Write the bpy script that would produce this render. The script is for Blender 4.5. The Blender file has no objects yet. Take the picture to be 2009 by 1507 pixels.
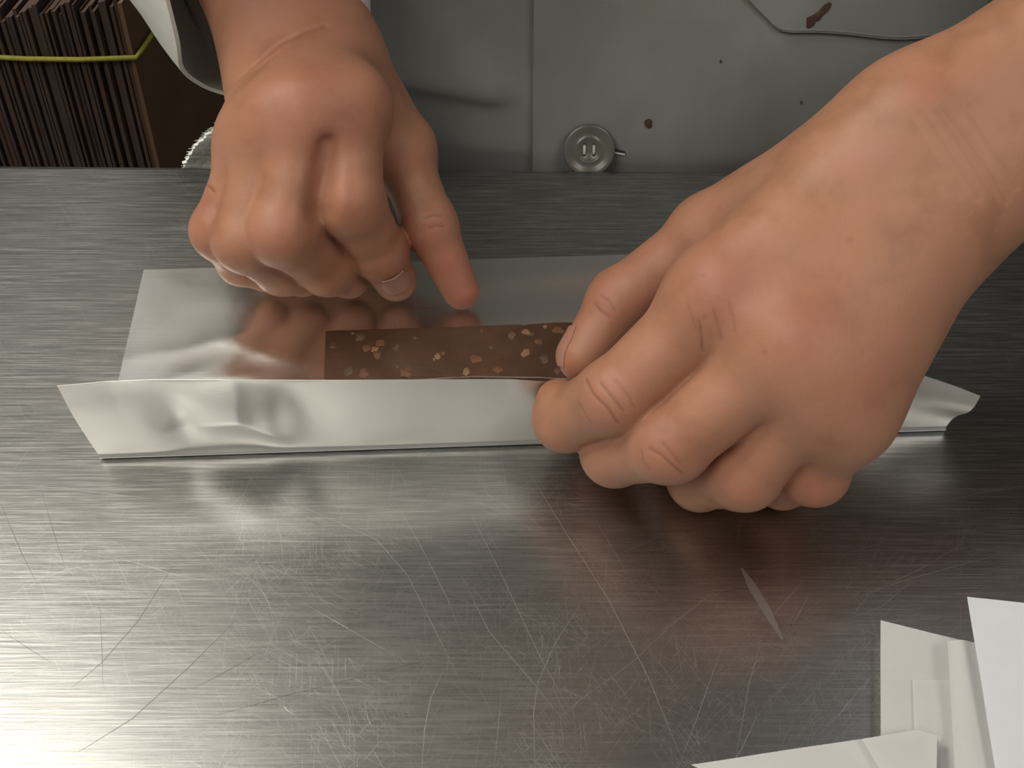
import bpy, bmesh, math, random
import numpy as np
from mathutils import Vector, Matrix, noise
from mathutils.bvhtree import BVHTree

random.seed(7)
rng = np.random.default_rng(7)
S = bpy.context.scene
COL = S.collection

# ------------------------------------------------------------------ camera, world, exposure
FPX, PITCH, CAMH, CX, CY = 2800.0, math.radians(48), .367, 1004.5, 753.5
cam_d = bpy.data.cameras.new('camera')
cam = bpy.data.objects.new('camera', cam_d)
COL.objects.link(cam)
cam.location = (0, 0, CAMH)
cam.rotation_euler = (math.pi / 2 - PITCH, 0, 0)
cam_d.sensor_width = 36
cam_d.lens = 36 * FPX / 2009
cam_d.clip_start = .01
S.camera = cam

W = bpy.data.worlds.new('world')
S.world = W
W.use_nodes = True
W.node_tree.nodes['Background'].inputs[0].default_value = (.9, .95, 1, 1)
W.node_tree.nodes['Background'].inputs[1].default_value = .05

S.view_settings.view_transform = 'Standard'
S.view_settings.look = 'None'
S.view_settings.gamma = 1
S.view_settings.use_curve_mapping = False
S.view_settings.exposure = -0.55

CEIL = 1.65
# ceiling lamps, last two added: x, y, size x, size y, power, colour
LAMPS = [(-1.08, .66, .76, .90, 12.5, (1, .95, .85)),
         (-.88, -.62, 1.06, .95, 9.0, (1, .95, .85)),
         (.98, -.62, .80, .95, 5.6, (1, .96, .88)),
         (.9, .9, .5, .9, .6, (.95, .97, 1)),  # unseen cool fill, lights the cardboard behind the table
         (-.66, 2.05, .62, 1.3, .60, (1, .98, .93)),  # unseen panel, added to brighten the steel's back-left reflection
         ]

# ------------------------------------------------------------------ small helpers
C0 = np.array([0, 0, CAMH])
FW = np.array([0, math.cos(PITCH), -math.sin(PITCH)])
UP = np.array([0, math.sin(PITCH), math.cos(PITCH)])
RT = np.array([1., 0, 0])


def ray(x, y):
    d = FW + RT * (x - CX) / FPX - UP * (y - CY) / FPX
    return d / np.linalg.norm(d)


def at(x, y, z=0.):                      # photograph position at a known height -> point
    d = ray(x, y)
    return C0 + d * (z - CAMH) / d[2]


def on_y(x, y, Y):                       # photograph position at a known depth -> point
    d = ray(x, y)
    return C0 + d * Y / d[1]


def props(o, label=None, cat=None, group=None, kind=None):
    for k, v in (('label', label), ('category', cat), ('group', group), ('kind', kind)):
        if v:
            o[k] = v
    return o


def empty(name, loc=(0, 0, 0), rz=0):
    o = bpy.data.objects.new(name, None)
    o.location = loc
    o.rotation_euler = (0, 0, rz)
    o.empty_display_size = .02
    COL.objects.link(o)
    return o


def link(name, me, mat=None, parent=None, smooth=False):
    o = bpy.data.objects.new(name, me)
    COL.objects.link(o)
    if mat:
        me.materials.append(mat)
    if parent:
        o.parent = parent
        # parents sit unrotated: keep world placement
        o.location = -Vector(parent_world(parent))
    if smooth:
        me.polygons.foreach_set('use_smooth', [True] * len(me.polygons))
    return o


def parent_world(p):
    v = Vector(p.location)
    while p.parent:
        p = p.parent
        v += Vector(p.location)
    return v


def mesh(verts, faces, name='m'):
    me = bpy.data.meshes.new(name)
    me.from_pydata([tuple(map(float, v)) for v in verts], [], [tuple(map(int, f)) for f in faces])
    me.update()
    return me


def grid_mesh(P, name='m', close_u=False):
    """P[i][j] grid of points -> quads"""
    P = np.asarray(P)
    n, m = P.shape[:2]
    f = []
    for i in range(n if close_u else n - 1):
        for j in range(m - 1):
            a, b = i * m + j, ((i + 1) % n) * m + j
            f.append((a, b, b + 1, a + 1))
    return mesh(P.reshape(-1, 3), f, name)


def bm_mesh(bm, name='m'):
    me = bpy.data.meshes.new(name)
    bm.to_mesh(me)
    bm.free()
    return me


def bm_box(bm, c, s, bevel=0, M=None):
    r = bmesh.ops.create_cube(bm, size=1)
    for v in r['verts']:
        v.co = Vector((v.co.x * s[0], v.co.y * s[1], v.co.z * s[2]))
    if bevel:
        e = list({e for v in r['verts'] for e in v.link_edges})
        r2 = bmesh.ops.bevel(bm, geom=e, offset=bevel, segments=2, affect='EDGES', profile=.5)
        vs = list({v for f in r2['faces'] for v in f.verts} | {v for v in r['verts'] if v.is_valid})
    else:
        vs = r['verts']
    for v in vs:
        if M is not None:
            v.co = M @ v.co
        v.co += Vector(c)
    return vs


def tube(pts, r, n=8, cap=True):
    """round bar along a polyline"""
    pts = [Vector(p) for p in pts]
    V, Fc = [], []
    prev = None
    for i, p in enumerate(pts):
        t = (pts[min(i + 1, len(pts) - 1)] - pts[max(i - 1, 0)]).normalized()
        a = prev if prev else (Vector((0, 0, 1)) if abs(t.z) < .9 else Vector((1, 0, 0)))
        a = (a - t * a.dot(t)).normalized()
        prev = a
        b = t.cross(a)
        rr = r[i] if hasattr(r, '__len__') else r
        for k in range(n):
            w = 2 * math.pi * k / n
            V.append(p + (a * math.cos(w) + b * math.sin(w)) * rr)
    for i in range(len(pts) - 1):
        for k in range(n):
            k2 = (k + 1) % n
            Fc.append((i * n + k, i * n + k2, (i + 1) * n + k2, (i + 1) * n + k))
    if cap:
        Fc.append(tuple(range(n))[::-1])
        Fc.append(tuple((len(pts) - 1) * n + k for k in range(n)))
    return V, Fc


def smooth_path(pts, k=6):
    P = [np.array(p, float) for p in pts]
    out = []
    for i in range(len(P) - 1):
        p0, p1, p2, p3 = P[max(i - 1, 0)], P[i], P[i + 1], P[min(i + 2, len(P) - 1)]
        for j in range(k):
            t = j / k
            out.append(.5 * ((2 * p1) + (-p0 + p2) * t + (2 * p0 - 5 * p1 + 4 * p2 - p3) * t * t
                             + (-p0 + 3 * p1 - 3 * p2 + p3) * t ** 3))
    out.append(P[-1])
    return out


def solidify(o, t, offset=0):
    m = o.modifiers.new('s', 'SOLIDIFY')
    m.thickness = t
    m.offset = offset
    e = o.modifiers.new('e', 'EDGE_SPLIT')
    e.split_angle = math.radians(62)
    return o


# ------------------------------------------------------------------ materials
def mat(name):
    m = bpy.data.materials.new(name)
    m.use_nodes = True
    nt = m.node_tree
    b = nt.nodes['Principled BSDF']
    return m, nt, b


def N(nt, typ, **kw):
    n = nt.nodes.new(typ)
    for k, v in kw.items():
        if k.startswith('i_'):
            n.inputs[k[2:].replace('_', ' ')].default_value = v
        else:
            setattr(n, k, v)
    return n


def L(nt, a, b):
    nt.links.new(a, b)


def ramp(nt, fac, stops):
    r = N(nt, 'ShaderNodeValToRGB')
    el = r.color_ramp.elements
    while len(el) < len(stops):
        el.new(.5)
    for e, (p, c) in zip(el, stops):
        e.position = p
        e.color = c if len(c) == 4 else (*c, 1)
    L(nt, fac, r.inputs[0])
    return r.outputs[0]


def coords(nt, scale=(1, 1, 1), rot=(0, 0, 0), loc=(0, 0, 0), out='Object'):
    tc = N(nt, 'ShaderNodeTexCoord')
    mp = N(nt, 'ShaderNodeMapping')
    mp.inputs['Scale'].default_value = scale
    mp.inputs['Rotation'].default_value = rot
    mp.inputs['Location'].default_value = loc
    L(nt, tc.outputs[out], mp.inputs[0])
    return mp.outputs[0]


def rot_coords(nt, scale, rot, loc=(0, 0, 0)):
    tc = N(nt, 'ShaderNodeTexCoord')
    m1 = N(nt, 'ShaderNodeMapping')
    m1.inputs['Rotation'].default_value = (0, 0, rot)
    L(nt, tc.outputs['Object'], m1.inputs[0])
    m2 = N(nt, 'ShaderNodeMapping')
    m2.inputs['Scale'].default_value = scale
    m2.inputs['Location'].default_value = loc
    L(nt, m1.outputs[0], m2.inputs[0])
    return m2.outputs[0]


def noise_tex(nt, vec, scale, detail=3, rough=.55):
    n = N(nt, 'ShaderNodeTexNoise')
    n.inputs['Scale'].default_value = scale
    n.inputs['Detail'].default_value = detail
    n.inputs['Roughness'].default_value = rough
    L(nt, vec, n.inputs['Vector'])
    return n.outputs['Fac']


def math_n(nt, op, a, b=None, c=None):
    n = N(nt, 'ShaderNodeMath', operation=op)
    for i, v in enumerate((a, b, c)):
        if v is None:
            continue
        if isinstance(v, (int, float)):
            n.inputs[i].default_value = v
        else:
            L(nt, v, n.inputs[i])
    return n.outputs[0]


def mix_c(nt, fac, a, b, blend='MIX'):
    n = N(nt, 'ShaderNodeMix', data_type='RGBA', blend_type=blend)
    for s, v in ((0, fac), (6, a), (7, b)):
        if isinstance(v, (int, float)):
            n.inputs[s].default_value = v
        elif isinstance(v, tuple):
            n.inputs[s].default_value = (*v, 1)
        else:
            L(nt, v, n.inputs[s])
    return n.outputs[2]


def bump(nt, b, h, strength=.3, dist=.001, normal=None):
    n = N(nt, 'ShaderNodeBump')
    n.inputs['Strength'].default_value = strength
    n.inputs['Distance'].default_value = dist
    L(nt, h, n.inputs['Height'])
    if normal:
        L(nt, normal, n.inputs['Normal'])
    if b:
        L(nt, n.outputs[0], b.inputs['Normal'])
    return n.outputs[0]


def simple(name, col, rough=.6, var=.12, scale=40, metallic=0, bstr=.15, bdist=.0005):
    m, nt, b = mat(name)
    v = coords(nt)
    n = noise_tex(nt, v, scale, 4)
    lo = tuple(c * (1 - var) for c in col)
    hi = tuple(min(1, c * (1 + var)) for c in col)
    L(nt, ramp(nt, n, [(.3, lo), (.7, hi)]), b.inputs['Base Color'])
    b.inputs['Roughness'].default_value = rough
    b.inputs['Metallic'].default_value = metallic
    if bstr:
        bump(nt, b, noise_tex(nt, v, scale * 6, 3), bstr, bdist)
    return m


def steel_material():
    m, nt, b = mat('brushed_scratched_steel')
    b.inputs['Metallic'].default_value = 1
    g1 = noise_tex(nt, coords(nt, (45, 1700, 1)), 1.0, 3, .65)
    g2 = noise_tex(nt, coords(nt, (34, 1000, 1), loc=(3, 1, 0)), 1.0, 3, .6)
    g3 = noise_tex(nt, rot_coords(nt, (700, 30, 1), .06), 1.0, 2, .5)
    cl = noise_tex(nt, coords(nt), 9, 3, .5)
    # fine randomly directed wear lines
    wear = None
    for k, (a, s1, s2) in enumerate([(.5, 18, 1500), (1.05, 16, 1300), (-.75, 20, 1600), (2.2, 22, 1400), (1.5, 20, 1500)]):
        n = noise_tex(nt, rot_coords(nt, (s1 * 2.2, s2 * 1.9, 1), a, (k * 7.3, k * 3.1, 0)), 1.0, 2, .5)
        q = math_n(nt, 'SMOOTHSTEP' if False else 'GREATER_THAN', n, .66)
        wear = q if wear is None else math_n(nt, 'MAXIMUM', wear, q)
    blot = noise_tex(nt, coords(nt, loc=(5, 5, 0)), 22, 2)
    wear = math_n(nt, 'MULTIPLY', wear, ramp(nt, blot, [(.38, (0, 0, 0)), (.6, (1, 1, 1))]))
    gr = math_n(nt, 'ADD', math_n(nt, 'MULTIPLY', g1, .55), math_n(nt, 'MULTIPLY', g2, .45))
    # the grain is worn away in the middle of the work place
    sx = N(nt, 'ShaderNodeSeparateXYZ')
    L(nt, coords(nt), sx.inputs[0])
    dx = math_n(nt, 'MULTIPLY', math_n(nt, 'SUBTRACT', sx.outputs[0], .03), 6.5)
    dy = math_n(nt, 'MULTIPLY', math_n(nt, 'SUBTRACT', sx.outputs[1], .17), 7.5)
    rr = math_n(nt, 'ADD', math_n(nt, 'MULTIPLY', dx, dx), math_n(nt, 'MULTIPLY', dy, dy))
    worn = math_n(nt, 'ADD', math_n(nt, 'MULTIPLY', rr, .45), math_n(nt, 'MULTIPLY', cl, .5))
    worn = ramp(nt, worn, [(.22, (.25, .25, .25)), (1.9, (1, 1, 1))])
    gr = math_n(nt, 'ADD', math_n(nt, 'MULTIPLY', math_n(nt, 'SUBTRACT', gr, .5), worn), .5)
    base = ramp(nt, gr, [(.34, (.27, .27, .265)), (.5, (.41, .41, .402)), (.66, (.74, .74, .725))])
    base = mix_c(nt, math_n(nt, 'MULTIPLY', g3, .35), base, (.45, .445, .43))
    base = mix_c(nt, math_n(nt, 'MULTIPLY', wear, .20), base, (.85, .85, .82))
    L(nt, base, b.inputs['Base Color'])
    r = math_n(nt, 'ADD', math_n(nt, 'MULTIPLY', gr, .26), .065)
    r = math_n(nt, 'ADD', r, math_n(nt, 'ADD', math_n(nt, 'MULTIPLY', wear, .05), math_n(nt, 'MULTIPLY', worn, .13)))
    r = math_n(nt, 'ADD', r, math_n(nt, 'MULTIPLY', cl, .06))
    L(nt, r, b.inputs['Roughness'])
    b.inputs['Anisotropic'].default_value = .45
    tg = N(nt, 'ShaderNodeTangent', direction_type='UV_MAP')
    L(nt, tg.outputs[0], b.inputs['Tangent'])
    h = math_n(nt, 'ADD', gr, math_n(nt, 'MULTIPLY', wear, -.2))
    bump(nt, b, h, .12, .0004)
    return m


def foil_material(name='aluminium_foil', r0=.22):
    m, nt, b = mat(name)
    b.inputs['Metallic'].default_value = 1
    b.inputs['Base Color'].default_value = (.86, .85, .83, 1)
    b.inputs['Roughness'].default_value = .3
    v = coords(nt)
    n1 = noise_tex(nt, coords(nt, (60, 40, 60)), 1, 3, .5)
    n2 = noise_tex(nt, coords(nt, (30, 900, 900)), 1, 2, .5)
    L(nt, math_n(nt, 'ADD', math_n(nt, 'MULTIPLY', n1, .12), r0), b.inputs['Roughness'])
    a = bump(nt, None, n1, .06, .002)
    bump(nt, b, n2, .05, .0004, a)
    return m


def skin_material():
    m, nt, b = mat('skin')
    v = coords(nt)
    big = noise_tex(nt, v, 55, 3, .6)
    fine = noise_tex(nt, v, 420, 3, .6)
    base = ramp(nt, big, [(.3, (.31, .140, .080)), (.5, (.39, .186, .112)), (.72, (.42, .196, .130))])
    base = mix_c(nt, math_n(nt, 'MULTIPLY', fine, .25), base, (.47, .25, .165))
    red = N(nt, 'ShaderNodeAttribute', attribute_name='redness')
    base = mix_c(nt, red.outputs['Fac'], base, (.38, .118, .084))
    mole = N(nt, 'ShaderNodeAttribute', attribute_name='mole')
    base = mix_c(nt, mole.outputs['Fac'], base, (.28, .10, .06))
    crease_dark = N(nt, 'ShaderNodeAttribute', attribute_name='crease')
    base = mix_c(nt, math_n(nt, 'MULTIPLY', crease_dark.outputs['Fac'], .75), base, (.20, .08, .05))  # painted shade: skin colour darkened along the folds
    L(nt, base, b.inputs['Base Color'])
    b.inputs['Roughness'].default_value = .5
    b.inputs['Specular IOR Level'].default_value = .35
    b.inputs['Subsurface Weight'].default_value = .12
    b.inputs['Subsurface Radius'].default_value = (1, .35, .2)
    b.inputs['Subsurface Scale'].default_value = .0018
    vo = N(nt, 'ShaderNodeTexVoronoi', feature='DISTANCE_TO_EDGE')
    vo.inputs['Scale'].default_value = 900
    L(nt, v, vo.inputs['Vector'])
    h = math_n(nt, 'ADD', math_n(nt, 'MINIMUM', vo.outputs['Distance'], .15), math_n(nt, 'MULTIPLY', fine, .5))
    a = bump(nt, None, h, .16, .0004)
    n2 = noise_tex(nt, coords(nt, (160, 160, 160)), 1, 3, .6)
    bump(nt, b, n2, .12, .0016, a)
    return m


def coat_material():
    m, nt, b = mat('coat_cotton')
    v = coords(nt)
    n1 = noise_tex(nt, v, 16, 3, .5)
    n2 = noise_tex(nt, coords(nt, (60, 60, 14)), 1, 3, .5)
    base = ramp(nt, n1, [(.3, (.15, .156, .150)), (.7, (.225, .232, .226))])
    base = mix_c(nt, ramp(nt, n2, [(.5, (0, 0, 0)), (.75, (.35, .35, .35))]), base, (.155, .155, .10))
    L(nt, base, b.inputs['Base Color'])
    b.inputs['Roughness'].default_value = .85
    b.inputs['Sheen Weight'].default_value = .2
    w1 = N(nt, 'ShaderNodeTexWave', bands_direction='X')
    w1.inputs['Scale'].default_value = 600
    L(nt, v, w1.inputs['Vector'])
    w2 = N(nt, 'ShaderNodeTexWave', bands_direction='Z')
    w2.inputs['Scale'].default_value = 600
    L(nt, v, w2.inputs['Vector'])
    bump(nt, b, math_n(nt, 'ADD', w1.outputs['Fac'], w2.outputs['Fac']), .1, .0004)
    return m


def paper_material(name, col, transp):
    m, nt, b = mat(name)
    n = noise_tex(nt, coords(nt), 120, 4, .6)
    L(nt, ramp(nt, n, [(.3, tuple(c * .96 for c in col)), (.7, col)]), b.inputs['Base Color'])
    b.inputs['Roughness'].default_value = .7
    b.inputs['Specular IOR Level'].default_value = .2
    tr = N(nt, 'ShaderNodeBsdfTranslucent')
    tr.inputs[0].default_value = (*col, 1)
    tp = N(nt, 'ShaderNodeBsdfTransparent')
    mx = N(nt, 'ShaderNodeMixShader')
    mx.inputs[0].default_value = .3
    L(nt, b.outputs[0], mx.inputs[1])
    L(nt, tr.outputs[0], mx.inputs[2])
    m2 = N(nt, 'ShaderNodeMixShader')
    m2.inputs[0].default_value = transp
    L(nt, mx.outputs[0], m2.inputs[1])
    L(nt, tp.outputs[0], m2.inputs[2])
    L(nt, m2.outputs[0], nt.nodes['Material Output'].inputs[0])
    return m


def chocolate_material():
    m, nt, b = mat('milk_chocolate')
    v = coords(nt)
    n = noise_tex(nt, v, 60, 4, .6)
    L(nt, ramp(nt, n, [(.3, (.050, .024, .013)), (.7, (.072, .034, .019))]), b.inputs['Base Color'])
    b.inputs['Roughness'].default_value = .38
    b.inputs['Specular IOR Level'].default_value = .35
    bump(nt, b, noise_tex(nt, v, 160, 3), .15, .001)
    return m


def emission(name, col, s):
    m, nt, b = mat(name)
    b.inputs['Base Color'].default_value = (*col, 1)
    b.inputs['Emission Color'].default_value = (*col, 1)
    b.inputs['Emission Strength'].default_value = s
    return m


M = dict(
    steel=steel_material(), foil=foil_material('aluminium_foil', .18), foil_dull=foil_material('aluminium_foil_dull_side', .40), skin=skin_material(), coat=coat_material(),
    choc=chocolate_material(),
    wall=simple('painted_wall', (.48, .485, .47), .8, .05, 4),
    ceil=simple('white_ceiling', (.52, .53, .52), .9, .04, 3),
    floor=simple('dark_floor', (.055, .042, .035), .6, .2, 12),
    paper_thin=paper_material('thin_white_paper', (.76, .76, .755), .18),
    paper=paper_material('white_paper', (.84, .855, .89), .03),
    card=simple('cardboard', (.095, .058, .038), .85, .2, 30),
    card_dark=simple('cardboard_greyish', (.080, .058, .050), .85, .2, 30),  # greyer cardboard for every third sheet
    string=simple('yellow_green_string', (.34, .32, .05), .7, .15, 300),
    cloth=simple('white_cotton_cloth', (.82, .82, .78), .9, .08, 60, 0, .4, .001),
    cuff=simple('white_sleeve_cotton', (.62, .62, .59), .85, .06, 30, 0, .2, .0006),
    navy=simple('navy_knit', (.012, .013, .022), .9, .2, 200),
    trouser=simple('dark_trousers', (.02, .02, .025), .9, .2, 60),
    hair=simple('dark_hair', (.02, .014, .01), .6, .3, 200),
    nut=simple('roasted_nut', (.14, .062, .029), .45, .4, 500, 0, .4, .0008),
    nutpale=simple('pale_nut', (.22, .125, .06), .4, .35, 500, 0, .4, .0008),
    nutdark=simple('nut_under_chocolate', (.085, .046, .024), .42, .3, 500, 0, .3, .0006),
    nail=simple('fingernail', (.38, .185, .13), .45, .05, 200, 0, 0),
    button=simple('grey_horn_button', (.125, .122, .108), .25, .12, 90, 0, 0),
    thread=simple('pale_thread', (.55, .55, .50), .8, .1, 200),
    hole=simple('dark_hole', (.03, .03, .025), .9, .1, 200, 0, 0),
    stain=simple('chocolate_stain', (.055, .024, .012), .6, .2, 300),
    scratch=simple('bright_scratch', (.72, .72, .70), .36, .1, 200, 1, 0),
    scratch_fine=simple('fine_scratch', (.64, .64, .62), .33, .1, 200, 1, 0),
    scratch_dark=simple('dark_scratch', (.22, .21, .20), .5, .1, 200, 1, 0),
    leg=simple('steel_leg', (.55, .55, .53), .35, .05, 20, 1, 0),
    white=simple('white_enamel', (.8, .8, .8), .5, .02, 20, 0, 0),
)

# ------------------------------------------------------------------ the room
def slab(name, lo, hi, m):
    bm = bmesh.new()
    lo, hi = np.array(lo), np.array(hi)
    bm_box(bm, (lo + hi) / 2, hi - lo)
    o = link(name, bm_mesh(bm, name), m)
    o['kind'] = 'structure'
    return o


FL = -.90
slab('floor', (-2.6, -2.4, FL - .05), (2.6, 2.8, FL), M['floor'])
slab('ceiling', (-2.6, -2.4, CEIL), (2.6, 2.8, CEIL + .05), M['ceil'])
slab('wall_back', (-2.6, 2.8, FL), (2.6, 2.85, CEIL), M['wall'])
slab('wall_front', (-2.6, -2.45, FL), (2.6, -2.4, CEIL), M['wall'])
slab('wall_left', (-2.65, -2.4, FL), (-2.6, 2.8, CEIL), M['wall'])
slab('wall_right', (2.6, -2.4, FL), (2.65, 2.8, CEIL), M['wall'])

LN = ['warm ceiling light panel above the left, behind the person',
      'ceiling light panel at the left, on the near side of the table',
      'ceiling light panel at the right, on the near side of the table',
      'added cool ceiling fill panel at the right, behind the person',
      'dim large ceiling panel added at the back left to brighten the table reflection']
for i, (lx, ly, sx, sy, p, c) in enumerate(LAMPS):
    e = props(empty('ceiling_light', (lx, ly, CEIL)), LN[i], 'light', 'ceiling light panels')
    bm = bmesh.new()
    t = .02
    bm_box(bm, (lx, ly - sy / 2 - t / 2, CEIL - .02), (sx + 2 * t, t, .04))
    bm_box(bm, (lx, ly + sy / 2 + t / 2, CEIL - .02), (sx + 2 * t, t, .04))
    bm_box(bm, (lx - sx / 2 - t / 2, ly, CEIL - .02), (t, sy, .04))
    bm_box(bm, (lx + sx / 2 + t / 2, ly, CEIL - .02), (t, sy, .04))
    link('light_frame', bm_mesh(bm), M['white'], e)
    me = mesh([(lx - sx / 2, ly - sy / 2, CEIL - .012), (lx - sx / 2, ly + sy / 2, CEIL - .012),
               (lx + sx / 2, ly + sy / 2, CEIL - .012), (lx + sx / 2, ly - sy / 2, CEIL - .012)], [(0, 1, 2, 3)])
    link('diffuser', me, emission('lit_diffuser', c, p / (sx * sy)), e)

# unseen tall cupboard, added for a dark reflection in the table corner
cb = props(empty('cupboard', (-1.22, 2.2, FL)), 'unseen dark cupboard added at the back left for its table reflection', 'cupboard')
bm = bmesh.new()
bm_box(bm, (-1.22, 2.2, FL + 1.2), (.60, .45, 2.4), .004)
MC = simple('added_dark_cupboard', (.03, .028, .026), .5, .1, 10)
link('cabinet_body', bm_mesh(bm), MC, cb)
for sx in (-1, 1):
    bm = bmesh.new()
    bm_box(bm, (-1.22 + sx * .15, 1.968, FL + 1.2), (.294, .018, 2.36), .003)
    dr_ = link('cupboard_door', bm_mesh(bm), MC, cb)
    V, Fc = tube([(-1.22 + sx * .03, 1.962, FL + 1.05), (-1.22 + sx * .03, 1.94, FL + 1.06), (-1.22 + sx * .03, 1.94, FL + 1.18), (-1.22 + sx * .03, 1.962, FL + 1.19)], .005, 8)
    link('handle', mesh(V, Fc), M['leg'], dr_, True)

# ------------------------------------------------------------------ the steel table
table = props(empty('work_table', (0, 0, FL)), 'scratched brushed stainless steel work table under the foil and hands', 'table')
YAW = -0.0130
EDGE = 0.4478


def tw(x, y, z):     # table frame: slight turn against the picture
    c, s = math.cos(YAW), math.sin(YAW)
    return (x * c - (y - EDGE) * s, x * s + (y - EDGE) * c + EDGE, z)


def table_top():
    # profile across y: rolled back edge and front edge with a downturned rim
    prof = []
    r = .004
    for a in np.linspace(0, math.pi / 2, 6):
        prof.append((EDGE - r + r * math.sin(a), -r + r * math.cos(a)))
    prof.append((EDGE, -.04))
    prof.append((EDGE - .012, -.04))
    prof = prof[::-1]
    front = [(-.42 + r - r * math.sin(a), -r + r * math.cos(a)) for a in np.linspace(0, math.pi / 2, 6)]
    prof = prof + front + [(-.42, -.04), (-.408, -.04)]
    P = []
    xs = [-.85, -.4, 0, .4, .85]
    for x in xs:
        P.append([tw(x, y, z) for y, z in prof])
    me = grid_mesh(P)
    me.flip_normals()
    uv = me.uv_layers.new(name='UVMap')
    for lp in me.loops:
        co = me.vertices[lp.vertex_index].co
        uv.data[lp.index].uv = (co.x, co.y)
    return link('tabletop', me, M['steel'], table)


table_top()
for sx in (-1, 1):
    for yy in (-.37, EDGE - .05):
        V, Fc = tube([tw(sx * .80, yy, -.004), tw(sx * .80, yy, FL + .02), tw(sx * .80, yy, FL + .02), tw(sx * .80, yy, FL)],
                     [.02, .02, .014, .014], 14)
        link('leg', mesh(V, Fc), M['leg'], table, True)


def ribbon_mesh(paths, width, z=.00004):
    V, Fc = [], []
    for pts, w in paths:
        pts = [np.array(p[:2]) for p in pts]
        n0 = len(V)
        for i, p in enumerate(pts):
            t = pts[min(i + 1, len(pts) - 1)] - pts[max(i - 1, 0)]
            t = t / (np.linalg.norm(t) + 1e-9)
            nn = np.array([-t[1], t[0]])
            k = w * width * (.25 if i in (0, len(pts) - 1) else 1)
            V += [(*(p + nn * k / 2), z), (*(p - nn * k / 2), z)]
        for i in range(len(pts) - 1):
            a = n0 + 2 * i
            Fc.append((a, a + 1, a + 3, a + 2))
    return mesh(V, Fc)


def sp(*pp):
    return [at(x, y) for x, y in pp]


# the long scratches that can be told apart
longs = [
    (sp((1040, 930), (1110, 1045), (1190, 1170), (1270, 1325), (1345, 1507)), 1.0),
    (sp((920, 1000), (985, 1130), (1060, 1290), (1115, 1390)), .8),
    (sp((905, 1130), (960, 1240), (1050, 1345), (1110, 1420)), .8),
    (sp((1140, 1185), (1090, 1260), (1055, 1340), (1047, 1400), (1050, 1507)), .9),
    (sp((545, 975), (640, 1015), (740, 1060), (800, 1130), (850, 1230), (900, 1330)), .7),
    (sp((590, 1180), (650, 1215), (720, 1255), (800, 1300)), .9),
    (sp((780, 990), (830, 1080), (880, 1180), (910, 1260)), .6),
    (sp((870, 1315), (845, 1370), (833, 1430), (828, 1507)), 1.0),
    (sp((985, 1340), (978, 1420), (970, 1507)), .7),
    (sp((555, 1382), (563, 1394), (577, 1402)), 1.6),
    (sp((1150, 990), (1210, 1090), (1260, 1180)), .5),
    (sp((1490, 1270), (1470, 1340), (1440, 1507)), .8),
    (sp((1420, 1265), (1395, 1330), (1360, 1430), (1330, 1507)), .7),
    (sp((1485, 1405), (1455, 1470), (1430, 1507)), 1.0),
    (sp((1705, 1330), (1660, 1385), (1630, 1420)), .9),
    (sp((1580, 1135), (1540, 1180), (1510, 1215)), .8),
    (sp((1590, 1160), (1570, 1200), (1555, 1225)), .8),
    (sp((1990, 1080), (1880, 1110), (1770, 1140), (1690, 1170)), .8),
    (sp((1900, 1060), (1800, 1120), (1700, 1165)), .7),
    (sp((1800, 1130), (1730, 1190), (1650, 1220)), .6),
    (sp((10, 950), (120, 958), (260, 975), (380, 985)), .7),
    (sp((70, 1140), (130, 1118), (200, 1105)), .9),
    (sp((190, 1090), (270, 1105), (350, 1130), (420, 1142)), .7),
    (sp((1410, 1155), (1330, 1215), (1260, 1265)), .6),
    (sp((1390, 1170), (1320, 1225), (1240, 1300), (1130, 1380), (1070, 1430)), .5),
    (sp((620, 1280), (680, 1390), (700, 1470)), .6),
    (sp((715, 1375), (722, 1410), (735, 1440)), .9),
    (sp((1090, 1310), (1085, 1350), (1120, 1430)), .5),
    (sp((960, 1440), (1000, 1507)), .7),
    (sp((1860, 925), (2009, 900)), .8),
    (sp((1850, 985), (1930, 965), (2009, 955)), .8),
    (sp((0, 470), (90, 462), (180, 458), (280, 466)), .7),
    (sp((150, 390), (250, 402), (330, 410)), .8),
    (sp((110, 358), (200, 360), (320, 352)), .7),
    (sp((160, 510), (260, 520), (300, 524)), .9),
    (sp((90, 700), (170, 708), (232, 712)), .9),
]
for pw in longs:
    link('scratch', ribbon_mesh([pw], .00020), M['scratch'], table)
darks = [
    (sp((0, 985), (40, 1080), (75, 1150)), .9),
    (sp((80, 960), (110, 1060), (130, 1120)), .7),
    (sp((340, 1110), (270, 1220), (200, 1300), (140, 1350)), .9),
    (sp((460, 1220), (370, 1310), (260, 1410), (155, 1475)), 1.0),
    (sp((510, 1280), (430, 1325), (380, 1350)), .9),
    (sp((860, 1290), (700, 1330), (560, 1365), (420, 1405)), .8),
    (sp((0, 1235), (60, 1275), (100, 1300)), .8),
    (sp((195, 1180), (200, 1270), (202, 1350)), .7),
    (sp((1898, 965), (1896, 1020), (1893, 1075)), 1.0),
    (sp((1903, 965), (1901, 1020), (1898, 1075)), .8),
]
for pw in darks:
    link('scratch', ribbon_mesh([pw], .00026), M['scratch_dark'], table)
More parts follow.
